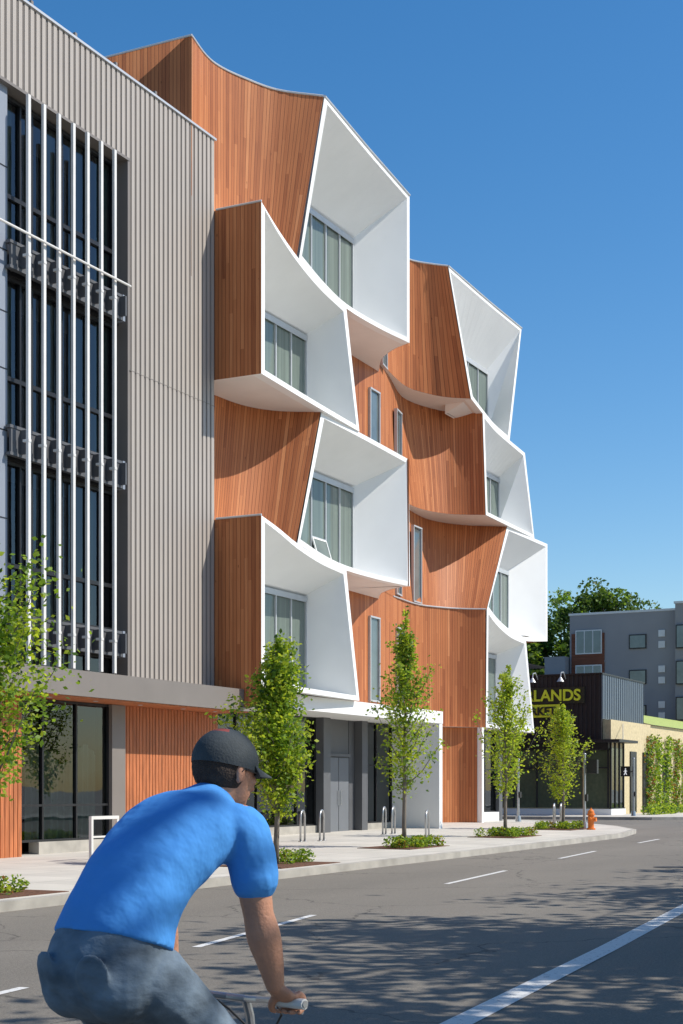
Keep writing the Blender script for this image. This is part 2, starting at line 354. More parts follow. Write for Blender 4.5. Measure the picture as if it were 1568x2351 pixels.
def facade_box(top,bot,win,Yb,name='box',opener=None):
    mb=MB(); gm=MB()
    T=cr(top,NN); B=cr(bot,NN); fz=.15; fs=.2
    IT=[];IB=[]
    for i in range(NN):
        u=i/(NN-1); ds=fs*(1-2*u)
        IT.append(Vector((T[i].x+ds,T[i].y+.004,T[i].z-fz))); IB.append(Vector((B[i].x+ds,B[i].y+.004,B[i].z+fz)))
    mb.ruled(T,IT,WHITE); mb.ruled(IB,B,WHITE)
    mb.poly([T[0],IT[0],IB[0],B[0]],WHITE); mb.poly([IT[-1],T[-1],B[-1],IB[-1]],WHITE)
    s0,s1,z0,z1=win
    WT=[(s0+(s1-s0)*i/(NN-1),Yb,z1) for i in range(NN)]; WBm=[(s0+(s1-s0)*i/(NN-1),Yb,z0) for i in range(NN)]
    mb.ruled(WT,IT,WHITE); mb.ruled(IB,WBm,WHITE)
    for a,b,c,d in ((IT[-1],IB[-1],WBm[-1],WT[-1]),(IT[0],IB[0],WBm[0],WT[0])):
        mb.poly([a,b,c],WHITE); mb.poly([a,c,d],WHITE)
    mb.ruled([(p.x,Yb+1,p.z-.006) for p in T],[(p.x,p.y,p.z-.006) for p in T],WHITE)
    mb.ruled([(p.x,p.y,p.z) for p in B],[(p.x,p.y+.3,p.z+.004) for p in B],WHITE)
    a0,a1=s0+.02,s1-.02; Yw=Yb-.06
    n=window(mb,gm,a0,a1,z0+.02,z1-.02,Yw,1.05)
    mb.box(a0,a1,Yw-.08,Yw-.05,z1-.2,z1-.02,SILV)
    wdt=(a1-a0)/n
    if opener is not None:
        k,zt=opener; x0=a0+k*wdt+.03; x1=x0+wdt-.06
        zb0=z0+.08
        for (p,q) in (((x0,Yw-.06,zt),(x1,Yw-.06,zt)),((x0,Yw-.06,zt),(x0,Yw-.3,zb0)),((x1,Yw-.06,zt),(x1,Yw-.3,zb0)),((x0,Yw-.3,zb0),(x1,Yw-.3,zb0))): mb.tube([p,q],.03,WHITE,4)
        gm.poly([(x0,Yw-.3,zb0),(x1,Yw-.3,zb0),(x1,Yw-.06,zt),(x0,Yw-.06,zt)],GLASSO)
        mb.box(x0,x1,Yw-.05,Yw+.04,zt,zt+.06,SILV)
    o=mb.build(name,WB); gm.build(name+'_glass',WB)
AB=[(36.45,20.85,16.2),(37.87,21.1,15.93),(39.7,21.43,15.73),(41.75,21.72,15.58),(43.72,21.87,15.46),(46.02,21.8,15.44),(48.05,21.6,15.45)]
CD=[(36.45,20.85,7.57),(37.87,21.1,7.46),(39.6,21.43,7.30),(41.75,21.72,7.14),(43.72,21.87,7.06),(46.02,21.8,7.04),(48.2,21.65,7.07)]
facade_box([(40.05,20.76,20.53),(44,21.2,20.53),(48.05,21.6,20.53)],AB[2:],(40.6,46.7,15.75,18.85),23.2,name='bay_frame_a')
facade_box(AB[:5],[(36.45,20.85,11.47),(40,21.15,11.47),(43.75,21.42,11.47)],(37.3,43.3,11.75,14.65),23.2,name='bay_frame_b')
facade_box([(41,21.36,11.47),(44.5,21.5,11.47),(48.2,21.7,11.47)],CD[2:],(40.6,46.7,7.35,10.35),23.2,name='bay_frame_c',opener=(3,8.2))
facade_box(CD[:5],[(36.45,20.85,2.87),(40,21.15,2.87),(43.75,21.42,2.87)],(37.3,43.3,3.2,6.25),23.2,name='bay_frame_d',opener=(4,4.2))
EF=[(57.7,23.2,15.93),(59.5,23.4,15.75),(61,23.45,15.5),(62.7,23.4,15.28),(64.5,23.35,15.08)]
GH=[(59.2,23.1,7.5),(60.6,23.2,7.15),(62.6,23.3,6.82),(64.65,23.35,6.7),(67.7,23.4,6.95)]
facade_box([(55.2,23.15,20.53),(60,23.3,20.53),(64.1,23.36,20.53)],EF[:4],(58.3,62.9,15.6,18.5),24.6,name='bay_frame_e')
facade_box(EF[1:],[(59.35,23.2,11.47),(62.5,23.3,11.47),(65.9,23.4,11.47)],(60,64.3,11.75,14.0),24.6,name='bay_frame_f')
facade_box([(62.4,23.4,11.47),(65,23.4,11.47),(67.7,23.4,11.47)],GH,(60.6,65.5,7.2,10.0),24.6,name='bay_frame_g')
facade_box(GH[:4],[(59.1,23.1,2.62),(62.5,23.25,2.62),(65.9,23.4,2.62)],(60,63.9,2.95,6.05),24.6,name='bay_frame_h')
mb=MB(); n=22
def scoop(t,zt,b,zb,u0=0):
    A=cr(w3(t,zt) if isinstance(zt,(int,float)) else [(p[0],p[1],q) for p,q in zip(t,zt)],n)
    B=cr(w3(b,zb) if isinstance(zb,(int,float)) else [(p[0],p[1],q) for p,q in zip(b,zb)],n)
    mb.ruled(A,B,WOOD,u0)
scoop([(35.2,22.32),(36.3,22.56),(37.1,22.56),(38,22.3),(39.1,21.8),(40.04,20.79)],20.53,[(35.2,22.32),(36.3,22.6),(37.2,22.6),(38.1,22.5),(38.9,22.1),(39.6,21.46)],[16.2,16.22,16.06,15.92,15.82,15.74])
scoop([(36.3,23.25),(37.95,23.2),(39.3,23.05),(40.3,22.47),(40.99,21.39)],11.475,[(36.3,23.25),(37.5,23.2),(38.4,22.9),(39.15,22.3),(39.58,21.47)],[7.57,7.50,7.42,7.36,7.30])
scoop([(50.8,24.1),(52.5,24.4),(53.9,24.2),(54.7,23.65),(55.19,23.17)],20.53,[(50.8,24.1),(53.3,24.6),(55.2,24.75),(56.9,24.1),(57.7,23.22)],15.93)
scoop([(50.8,24.1),(53.5,24.85),(56.4,25.6),(58.6,25.2),(59.35,24.4),(59.5,23.42)],15.935,[(50.8,24.1),(53.5,24.75),(56.5,25.1),(58.1,24.7),(58.8,24.1),(59.34,23.22)],11.47)
scoop([(50.8,24.1),(53.5,24.8),(56.5,25.5),(59.2,25.75),(61.1,25.0),(62.39,23.42)],11.475,[(50.8,24.1),(53.5,24.75),(56.3,25.2),(57.8,25.0),(58.7,24.2),(59.2,23.12)],7.5)
scoop([(50.8,24.1),(53.5,24.75),(56.3,25.0),(57.6,24.6),(58.5,24),(59.09,23.12)],7.52,[(50.8,24.1),(53.5,24.75),(56.3,25.0),(57.6,24.6),(58.5,24),(59.09,23.12)],2.62)
mb.ruled([(43.75,23.92,20.53),(50.8,24.1,20.53)],[(43.75,23.92,2.4),(50.8,24.1,2.4)],WOOD,-8)
fl=[(48.05,21.62),(48.5,22.4),(49.4,23.3),(50.8,24.08)]
for z0,z1 in ((15.45,20.53),(7.07,11.47)): scoop(fl,z1,fl,z0)
for z0,z1 in ((11.47,15.47),(2.87,7.07)): mb.ruled([(43.74,21.9,z1),(43.74,23.95,z1)],[(43.74,21.45,z0),(43.74,23.95,z0)],WOOD)
for z0,z1 in ((11.47,16.2),(2.3,7.57)): mb.ruled([(36.446,22.6,z1),(36.446,20.853,z1)],[(36.446,22.6,z0),(36.446,20.853,z0)],WOOD)
mb.ruled([(35.1,45,20.53),(35.2,22.32,20.53)],[(35.1,45,14),(35.2,22.32,14)],WOOD)
for (sa,ya,za,sb,yb,zb_) in ((64.1,23.37,20.53,62.7,23.42,15.28),(64.5,23.37,15.08,65.9,23.42,11.47),(67.7,23.42,11.47,67.7,23.42,6.95),(64.65,23.37,6.7,65.9,23.42,2.62)):
    mb.ruled([(sa,ya,za),(sa+.6,26,za),(sa+.6,40,za)],[(sb,yb,zb_),(sb+1.0,26,zb_),(sb+1.0,40,zb_)],WOOD)
gw=[(54.5,25.0),(56.3,25.0),(57.6,24.6),(58.4,24.0),(58.75,23.35)]
A=cr(w3(gw,2.6),n); B=[(p.x,p.y,gs(p.x,p.y)-.02) for p in A]; mb.ruled(A,B,WOOD)
mb.build('cedar_walls',WB,smooth=True,merge=True)
mb=MB()
AB_r=cr(AB,40); AB_r=[p for p in AB_r if p.x>42.5]
CD_r=[p for p in cr(CD,40) if p.x>42.5]
for C in (AB_r,CD_r):
    z=C[-1].z+.004
    F=cr(w3(fl,z),10)
    Bk=[(42.5+(50.8-42.5)*k/(len(C)+len(F)-1),23.95+.15*k/(len(C)+len(F)-1),z) for k in range(len(C)+len(F))]
    mb.ruled(Bk,[(p.x,p.y+.005,z if i>3 else p.z) for i,p in enumerate(C)]+[tuple(p) for p in F],SOFF)
def sof(front,back,z): mb.ruled(w3(back,z),w3(front,z),SOFF)
sof([(36.45,20.86),(38.5,21.03),(41,21.36)],[(36.45,23.6),(38.5,23.6),(41.1,23.6)],11.476)
f5=[(50.8,24.12),(53.3,24.6),(55.2,24.75),(56.9,24.1),(57.7,23.2)]
F5=[(p.x,p.y,15.925) for p in cr(w3(f5,0),20)]+[(58.3,23.29,15.88),(58.9,23.35,15.82),(59.5,23.43,15.76)]
mb.ruled([(50.8+9.2*k/22,26.2,15.93) for k in range(23)],F5,SOFF)
f4=[(50.8,24.12),(53.5,24.75),(56.5,25.1),(58.1,24.7),(58.8,24.1),(59.34,23.2)]
sof([(p.x,p.y) for p in cr(w3(f4,0),20)]+[(61,23.33),(62.45,23.45)],[(50.8+12*k/21,26.2) for k in range(22)],11.466)
sof([(59.1,23.1),(63,23.28),(65.9,23.4)],[(55,26),(63,26),(65.8,26)],2.615)
sof([(54,25.2),(56.3,25.0),(57.6,24.6),(58.5,24),(59.1,23.12)],[(54,26),(56,26),(57,26),(58,26),(59.1,26)],2.612)
sof([(64.7,23.42),(66,23.42),(67.7,23.42)],[(64.7,26),(66,26),(67.6,26)],6.955)
mb.box(36.6,51,21.6,24.2,2.42,2.86,WHITE)
mb.box(50.72,51.0,21.62,25.0,g(50),2.415,WHITE)
mb.box(58.78,59.0,23.15,23.45,g(59),2.61,WHITE)
mb.build('soffits',WB)
mb=MB()
for c in (cr(w3([(35.2,22.32),(36.3,22.56),(37.1,22.56),(38,22.3),(39.1,21.8),(40.04,20.79)],20.55),20),[(40.05,20.75,20.55),(44,21.19,20.55),(48.05,21.59,20.55)],[(35.1,45,20.55),(35.2,22.3,20.55)],
          cr(w3([(50.8,24.1),(52.5,24.4),(53.9,24.2),(54.7,23.65),(55.19,23.17)],20.55),16),[(55.2,23.14,20.55),(60,23.29,20.55),(64.1,23.35,20.55)]):
    mb.tube(c,.035,FLASH,6)
mb.tube([(36.44,22.3,16.22),(36.44,20.84,16.22)],.03,FLASH,6); mb.tube([(36.44,22.3,7.59),(36.44,20.84,7.59)],.03,FLASH,6)
mb.tube(cr(w3([(53.5,24.75),(56.3,24.98),(57.6,24.58),(58.5,23.98),(59.09,23.1)],7.52),12),.03,FLASH,6)
def slot(s0,s1,y0,y1,z0,z1,gm):
    d=Vector((s1-s0,y1-y0)).normalized(); W=math.hypot(s1-s0,y1-y0); off=Vector((d.y,-d.x))*.03
    p=(s0+off.x,y0+off.y); q=(s1+off.x,y1+off.y)
    mb.obox(p,d,.06,.12,z0,z1,SILV); mb.obox((q[0]-d.x*.06,q[1]-d.y*.06),d,.06,.12,z0,z1,SILV)
    mb.obox(p,d,W,.14,z1,z1+.06,SILV); mb.obox(p,d,W,.14,z0-.06,z0,SILV)
    gm.poly([(p[0],p[1],z0),(q[0],q[1],z0),(q[0],q[1],z1),(p[0],p[1],z1)],SLG)
SLG=plain('slot_window_glass',(.12,.15,.15),.08,.3,.8,spec=.8)
gm=MB()
slot(49.9,50.8,24.07,24.1,12,14.6,gm); slot(51.1,51.9,24.15,24.32,15.85,18.8,gm); slot(53.85,54.7,24.83,25.0,11.7,14.8,gm)
slot(49.9,50.8,24.07,24.1,3.3,6.3,gm); slot(53.85,54.7,24.8,24.9,3.2,6.3,gm); slot(56.4,57.3,25.25,25.28,7.7,10.7,gm); slot(53.85,54.7,24.83,25.0,7.7,10.5,gm); slot(49.9,50.8,24.07,24.1,7.7,10.5,gm)
mb.build('slot_window_frames',WB); gm.build('slot_window_glass',WB)
mb=MB()
mb.box(35.3,62,26.25,45,g(50),20.3,STUC)
mb.box(35.3,50.5,24.6,25.9,2.9,20.3,STUC)
gm=MB(); Y0=23.55
def storefront(s0,s1,Y,zb,zt,ms,tr=None):
    window(mb,gm,s0,s1,zb,zt,Y,ms,False,BLACK,tr,GLASSD)
storefront(37,44.7,Y0,gs(41,Y0)+.25,2.42,1.25,.9)
mb.box(37,44.7,Y0-.1,Y0+.1,g(37),gs(41,Y0)+.25,CURB)
mb.box(44.75,48,Y0-.05,Y0+.3,g(45),2.42,CHAR)
for x in (44.75,45.45,47.15,48.0): mb.box(x-.012,x+.012,Y0-.06,Y0-.05,g(45),2.42,BLACK)
mb.box(45.5,47.1,Y0-.16,Y0-.07,1.15,1.25,CHAR)
mb.box(44.7,45.2,Y0-.35,Y0-.06,g(45),2.42,CHAR); mb.box(47.6,48.05,Y0-.35,Y0-.06,g(45),2.42,CHAR)
DOORM=plain('door_metal',(.16,.17,.185),.5,.06,1)
mb.box(45.55,46.27,Y0-.1,Y0-.052,g(45)+.2,1.12,DOORM); mb.box(46.31,47.05,Y0-.1,Y0-.052,g(45)+.2,1.12,DOORM)
mb.tube([(46.2,Y0-.14,-.5),(46.2,Y0-.14,.0)],.015,GALV,6); mb.tube([(46.4,Y0-.14,-.5),(46.4,Y0-.14,.0)],.015,GALV,6)
storefront(48.1,50.7,Y0,gs(49,Y0)+.2,2.42,1.25,.9)
mb.box(48.1,50.7,Y0-.1,Y0+.1,g(48),gs(49,Y0)+.2,CURB)
storefront(59.1,63.0,24.2,gs(60,24)+.35,2.6,1.3,.9)
mb.box(59.0,63.1,24.0,24.3,g(60)-.05,gs(60,24)+.35,WHITE)
mb.box(54.4,58.8,25.1,25.2,g(56),2.6,CHAR)
mb.box(63.0,63.4,24.0,40,g(60),2.6,CHAR)
mb.ell((37.3,23.2,1.7),(.06,.14,.14),plain('red_enamel',(.6,.02,.02),.3,.05))
mb.build('ground_floor',WB); gm.build('ground_floor_glass',WB)

# ------------------------------------------------------------ grey building
GB=root('grey_metal_office_building',(30,22.4,ZC+gs(30,22)))
mb=MB(); gm=MB()
RT=18.15
mb.box(14,36.44,22.36,22.5,16.1,RT,GREY)
mb.box(32.25,36.44,22.36,22.95,2.82,16.1,GREY)
mb.box(14,36.44,22.5,45,RT-.35,RT-.3,GREYD)
x=14.1
while x<36.42:
    z0=16.1 if x<32.2 else 2.82
    mb.box(x,min(x+.13,36.43),22.33,22.36,z0,RT,GREY); mb.box(x-.045,x-.003,22.352,22.3595,z0,RT,GREYD); x+=.215
mb.box(14,36.46,22.29,22.55,RT,RT+.06,FLASH)
mb.box(14,32.25,22.30,22.9,16.03,16.1,GREYD)
mb.box(32.18,32.25,22.315,22.9,2.82,16.03,GREYD)
mb.box(32.26,36.44,22.326,22.37,10.72,10.735,GREYD)
mb.box(14,27.6,22.45,22.9,2.82,16.03,PANEL)
for z in (14.2,12.3,10.9,9.6,8.2,6.2,4.4): mb.box(14,27.6,22.44,22.45,z-.012,z+.012,BLACK)
mb.box(26.1,26.12,22.44,22.45,2.9,16,BLACK)
for z0,z1 in ((12.55,16.0),(8.35,11.85),(4.05,7.6),(2.85,3.35)):
    s0,s1=27.62,32.16
    gm.poly([(s0,22.74,z0),(s1,22.74,z0),(s1,22.74,z1),(s0,22.74,z1)],GLASSD)
    for k,xx in enumerate((27.66,28.75,29.9,31.0,32.12)):
        mb.box(xx-.05,xx+.05,22.66,22.8,z0,z1,BLACK)
    if z1-z0>1:
        for xx in (28.35,29.3,30.45,31.55): mb.box(xx-.03,xx+.03,22.67,22.78,z0+.06,z1-.06,BLACK)
        zz=z0+1.15; mb.box(s0,s1,22.665,22.79,zz-.05,zz+.05,BLACK)
        mb.box(s0,s1,22.662,22.8,z1-.08,z1-.001,BLACK); mb.box(s0,s1,22.662,22.8,z0,z0+.08,BLACK)
        for ca,cb_ in ((27.7,28.3),(28.8,29.1),(29.4,29.95),(30.5,31.0),(31.1,31.4),(31.6,32.1)) if z0>5 else ((29.4,29.9),(31.1,31.5)):
            A=[];B=[]
            for k in range(24):
                xq=ca+(cb_-ca)*k/23
                A.append((xq,22.92+.03*math.sin(k*2.1),z1)); B.append((xq,22.92+.03*math.sin(k*2.1),z0))
            mb.ruled(A,B,CURT)
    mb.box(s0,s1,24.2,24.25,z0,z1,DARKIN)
for z0,z1 in ((11.85,12.55),(7.6,8.35),(3.35,4.05)):
    mb.box(27.6,32.17,22.6,22.9,z0,z1,BLACK)
    mb.box(27.55,31.95,22.30,22.36,z0+.08,z1-.08,CHAR)
    mb.box(27.5,32.0,22.28,22.42,z1-.10,z1-.03,CHAR); mb.box(27.5,32.0,22.28,22.42,z0+.03,z0+.1,CHAR)
    mb.box(31.9,32.0,22.27,22.6,z0+.02,z1-.02,PANEL)
    for k in range(8):
        xx=27.8+.56*k+.08
        mb.box(xx,xx+.05,22.12,22.6,z0+.1,z1-.1,CHAR)
fin=MB()
for k in range(7):
    xx=27.8+.56*k
    fin.box(xx-.045,xx+.045,21.97,22.04,2.9,15.85,TUBE)
    for zc in (12.2,7.97,3.7): fin.tube([(xx+.06,22.0,zc-.35),(xx+.06,22.0,zc+.35)],.018,GALV,6); fin.box(xx-.05,xx+.05,21.96,22.13,zc-.03,zc+.03,TUBE)
fin.tube([(24,21.9,12.62),(31.7,21.9,12.62)],.03,TUBE,8)
fin.build('sunshade_fins',GB)
for xx in (27,28.7,30.4,32.1,33.9,35.5): mb.box(xx-.04,xx+.04,22.6,22.68,RT,RT+.4,GREYD)
mb.box(14,36.9,21.4,22.7,2.2,2.8,GREYD)
mb.box(14,36.88,21.45,24,2.17,2.197,WOODG)
for xx in (28.5,30.3,32.2,34.2,35.8): mb.ell((xx,21.95,2.165),(.07,.07,.012),SILV)
zb=gs(29,22)
window(mb,gm,27.65,31.6,zb+.28,2.16,22.55,1.32,False,BLACK,-.35,GLASSD)
A=[];B=[]
for k in range(80):
    xq=28.75+2.8*k/79; A.append((xq,22.85+.05*math.sin(k*.9)+.04*math.sin(k*.37),.9+.25*math.sin(k*.12))); B.append((xq,22.85+.05*math.sin(k*.9+.5),zb+.3))
mb.ruled(A,B,CURT)
mb.box(28.75,31.62,22.45,22.75,g(28)-.05,zb+.28,CURB)
mb.box(31.62,32.2,22.4,22.9,g(30),2.16,GREYD)
xx=32.24
while xx<36.8:
    mb.box(xx,xx+.125,22.5,22.56,gs(34,22)-.02,2.165,WOODG); xx+=.15
mb.box(32.22,36.9,22.565,22.7,g(30),2.16,BLACK)
xx=22
while xx<27.6:
    mb.box(xx,xx+.125,22.1,22.15,g(22),2.165,WOODG); xx+=.15
mb.box(20,27.62,22.16,22.6,g(20)-.05,2.16,BLACK)
mb.box(14,36.3,25,45,g(20),RT-.4,STUC)
mb.build('walls_and_frames',GB); gm.build('window_glass',GB)

# ------------------------------------------------------------ market
MK=root('market_building',(85,27,ZC+gs(80,24)))
mb=MB(); gm=MB()
mb.box(80,88.2,24.6,45,2.7,6.3,BLACKC)
yy=24.65
while yy<44: mb.box(79.96,80,yy,yy+.1,2.75,6.3,BLACKC); yy+=.25
mb.box(80.02,88.2,24.55,24.6,3.88,6.3,STEELB)
xx=80.1
while xx<88.1: mb.box(xx,xx+.04,24.52,24.55,3.9,6.28,STEELB); xx+=.42
mb.box(79.9,88.3,24.5,45,6.3,6.38,BLACK)
mb.box(80.3,130,24.15,45,g(80),3.85,CREAM)
mb.poly([(88.3,24.0,3.86),(130,24.0,3.86),(130,31,5.6),(88.3,31,5.6)],LIMER); mb.poly([(88.3,24.0,3.86),(88.3,31,5.6),(88.3,31,3.8)],CREAM)
mb.box(79.0,82.6,23.3,45,2.6,2.74,BLACK)
mb.box(79.95,80.3,24.2,45,2.2,2.6,BLACK)
zb=gs(80,24)+.35
gm.poly([(80.1,24.2,zb),(80.1,40,zb),(80.1,40,2.3),(80.1,24.2,2.3)],GLASSD)
for k in range(12): mb.box(80.05,80.15,24.2+k*1.35,24.28+k*1.35,zb,2.3,BLACK)
mb.box(80.04,80.16,24.2,40,1.2,1.28,BLACK)
gm.poly([(80.1,24.1,zb),(82.5,24.1,zb),(82.5,24.1,2.3),(80.1,24.1,2.3)],GLASSD)
for xx in (80.1,80.9,81.7,82.5): mb.box(xx-.04,xx+.04,24.05,24.14,zb,2.6,BLACK)
mb.box(79.98,82.6,24.03,24.14,zb-.06,zb,BLACK)
mb.box(79.9,82.6,24.0,40,g(80),zb-.06,WHITE)
for xx in (84,86.6,91,): 
    mb.box(xx-.1,xx+1.1,24.08,24.14,zb-.3,2.2,BLACK)
mb.tube([(82.4,24.1,3.7),(80.0,23.4,2.7)],.02,GALV,6); 
for yq in (26.6,28.2):
    mb.tube([(80,yq,6.1),(79.6,yq,6.45),(79.2,yq,6.4),(79.1,yq,6.1)],.03,SILV,6); mb.tube([(79.1,yq,6.14),(79.1,yq,5.9)],[.05,.2],SILV,10)
mb.build('walls',MK); gm.build('glazing',MK)
def text(name,body,size,loc,mat,parent,align='RIGHT'):
    c=bpy.data.curves.new(name,'FONT'); c.body=body; c.size=size; c.extrude=.03; c.align_x=align; c.offset=.02
    c.materials.append(mat); o=bpy.data.objects.new(name,c); scene.collection.objects.link(o)
    o.rotation_euler=(R(90),0,R(-90)); o.parent=parent; o.location=Vector(loc)+Vector((0,0,ZC))-Vector(parent.location); return o
SB=plain('sign_board',(.03,.032,.02),.5,.1)
LT=plain('sign_letters',(.80,.86,.05),.5,.04)
mb=MB(); mb.box(79.86,79.95,25.5,31.5,4.76,5.65,SB); mb.box(79.86,79.95,26.9,31.0,4.02,4.72,LT); mb.build('sign_panel',MK)
text('sign_text_upper','OLD HARLANDS',.86,(79.82,25.7,4.92),LT,MK)
text('sign_text_lower','MARKET',.62,(79.82,27.1,4.15),SB,MK)
def leaf(mb,c,s,rnd,mat,fat=.30):
    a=Vector((rnd.gauss(0,1),rnd.gauss(0,1),rnd.gauss(0,.6))).normalized(); b=a.orthogonal().normalized()
    b=Matrix.Rotation(rnd.uniform(0,6.28),3,a)@b; 
    i=len(mb.v); mb.v+=[tuple(c-a*s*.5),tuple(c+b*s*fat+a*s*.02),tuple(c+a*s*.5),tuple(c-b*s*fat+a*s*.02)]
    mb.f.append((i,i+1,i+2,i+3)); mb.m.append(mb.mi(mat)); mb.uv+=[(0,0)]*4
def leaves(mb,cen,rad,n,size,mats,seed):
    rnd=random.Random(seed)
    for _ in range(n):
        while True:
            p=Vector((rnd.uniform(-1,1),rnd.uniform(-1,1),rnd.uniform(-1,1)))
            if p.length<1: break
        c=Vector(cen)+Vector((p.x*rad[0],p.y*rad[1],p.z*rad[2]))
        leaf(mb,c,size*rnd.uniform(.6,1.3),rnd,rnd.choice(mats))
for k,xx in enumerate((87.5,89.5,91.6,93.8,96,98.5,101,104)):
    mb=MB(); rr=random.Random(k)
    for j in range(9): leaves(mb,(xx+rr.uniform(-.4,.4),24.0,-1+j*.48),(.6+rr.random()*.4,.22,.5),130,.18,[LEAF2,LEAF2,LEAF3,LEAF1 if k%3 else LEAFR],k*20+j)
    mb.build('climbing_vine')
mb=MB(); rr=random.Random(4)
for j in range(26): leaves(mb,(82+j*.9,22.6+rr.uniform(-.3,.5),gs(82,22)+.2),(.6,.5,.4),150,.16,[LEAF2,LEAF1,LEAF3],j+900)
mb.build('shrub_bed')

# ------------------------------------------------------------ apartment building
AP=root('grey_apartment_building',(140,38,ZC+g(100)))
mb=MB(); gm=MB()
mb.box(135,150,34.5,44.5,g(100),16.1,STUC); mb.box(134.2,150,20,34.5,g(100),16.6,STUC)
mb.box(134.9,135,41.2,44.3,-1,14.4,WOOD2)
mb.box(134.1,134.2,22,32.8,-1,14.6,WOOD2)
mb.box(134.95,150,34.6,44.6,16.1,16.3,FLASH); mb.box(134.1,150,20,34.6,16.6,16.8,FLASH)
for z in (12.6,9.4,6.2,3.0):
    mb.box(134.8,134.9,41.4,43.9,z-.1,z+2.1,FLASH)
    for q in range(3): mb.poly([(134.78,41.5+q*.8,z),(134.78,42.2+q*.8,z),(134.78,42.2+q*.8,z+2),(134.78,41.5+q*.8,z+2)],SLG)
    mb.box(134.9,135,37.3,38.9,z+.2,z+1.5,BLACK); mb.poly([(134.88,37.4,z+.3),(134.88,38.8,z+.3),(134.88,38.8,z+1.4),(134.88,37.4,z+1.4)],SLG)
    mb.box(134.9,135,35.6,36.2,z+.2,z+.8,FLASH); mb.box(134.9,135,35.6,36.2,z+1.2,z+1.8,FLASH)
    for ya in (33.2,30.6,27): 
        mb.box(134.0,134.1,ya,ya+1.2,z,z+2.1,BLACK); mb.poly([(133.98,ya+.1,z+.1),(133.98,ya+1.1,z+.1),(133.98,ya+1.1,z+2),(133.98,ya+.1,z+2)],SLG)
for z in (12.2,9,5.8): mb.box(134.93,135.2,41.1,44.4,z-.5,z-.3,STUC)
mb.box(125,134,40.5,60,g(100),9.3,CHAR); mb.box(134,138,44.6,46.6,g(100),12.3,STUC)
mb.box(124.9,124.95,40.5,60,9.3,9.5,LIMER)
for k in range(18): mb.box(126,131,45.5+k*.35,45.6+k*.35,11.0,11.15,BLACK)
for k in range(4): mb.box(126,126.1,45.6+k*1.9,45.75+k*1.9,9.3,11,BLACK)
mb.box(126,126.12,45.4,51.7,10.85,11.0,BLACK)
mb.build('walls',AP)

# ------------------------------------------------------------ trees
def street_tree(name,base,H,Rad,seed,nl,mats,ls=.085,trunk=.06,nb=38,start=.22,wide=False,dens=1.0):
    rnd=random.Random(seed); rt=root(name,(base[0],base[1],base[2]+ZC))
    tb=MB(); lf=MB()
    bx,by,bz=base; pts=[];rad=[]
    for i in range(10):
        t=i/9; pts.append((bx+rnd.gauss(0,.02)*t*3,by+rnd.gauss(0,.02)*t*3,bz+t*H*.96)); rad.append(trunk*(1-t)**.8+.006)
    tb.tube(pts,rad,BARK,8)
    centers=[]
    for b in range(nb):
        t=start+(.93-start)*((b+.5)/nb)**.9
        k=min(8,int(t*9)); f=t*9-k; p0=Vector(pts[k]).lerp(Vector(pts[k+1]),f)
        a=b*2.4+rnd.uniform(-.5,.5); w_=(t-start)/(1-start)
        if wide: prof=math.sin(math.pi*(.15+.8*w_))
        else: prof=min(1,.55+w_*3.2)*(1-w_)**.85
        rr=Rad*(prof*.95+.08)*rnd.uniform(.5,1.3)
        up=rr*(1.5 if not wide else .7)*rnd.uniform(.7,1.3)
        if p0.z+up>bz+H: up=max(.05,bz+H-p0.z)
        q=[p0]
        for j in range(1,5):
            u=j/4; q.append(p0+Vector((math.cos(a)*rr*u,math.sin(a)*rr*u,up*u**1.3))+Vector((rnd.gauss(0,.02),rnd.gauss(0,.02),rnd.gauss(0,.02)))*(3 if wide else 1))
        tb.tube(q,[trunk*.35*(1-t*.6)*(1-.2*j)+.003 for j in range(5)],BARK,5,False)
        sc=(.35+.65*prof) if not wide else 1
        for j in range(1,5): centers.append((q[j],(.045+.35*Rad*(.16+.26*rnd.random())*(1.2 if j>2 else 1))*dens*sc,mats[0] if rnd.random()<.4 else mats[1]))
    for i in range(6): centers.append((Vector((pts[8][0],pts[8][1],bz+H*(.84+.032*i))),.05,mats[0]))
    for i in range(nl):
        c,r,cm=centers[int(rnd.random()*len(centers))]
        p=c+Vector((rnd.gauss(0,r),rnd.gauss(0,r),rnd.gauss(0,r*1.1)))
        m=cm if rnd.random()<.5 else rnd.choice(mats)
        leaf(lf,p,ls*rnd.uniform(.6,1.35),rnd,m)
    tb.build('trunk_and_limbs',rt,smooth=True); lf.build('foliage',rt)
    return rt
LM=[LEAF1,LEAF2,LEAF2,LEAF3]; LL=[LEAF1,LEAF1,LEAF2,LEAF2]; LD=[LEAFD,LEAFD,LEAF3]
TR=[((18.35,15.6),5.4,1.3,1,13500,LM,.10,1.1),((27.9,15.6),4.75,.98,2,11500,[LEAF2,LEAF1,LEAF2,LEAF3],.10,1.05),((36.6,16.6),6.2,.92,3,5600,[LEAF1,LEAF2,LEAF1,LEAF2,LEAF3],.10,.95),((44.9,16.9),5.35,.90,4,4800,LL,.10,.95),((52.6,17.6),4.5,.92,5,3900,LL,.10,.95)]
for (p,H,rd,sd_,nl,ms,ls,dn) in TR:
    street_tree('hornbeam_tree',(p[0],p[1],gs(*p)-.05),H,rd,sd_,nl,ms,ls,dens=dn)
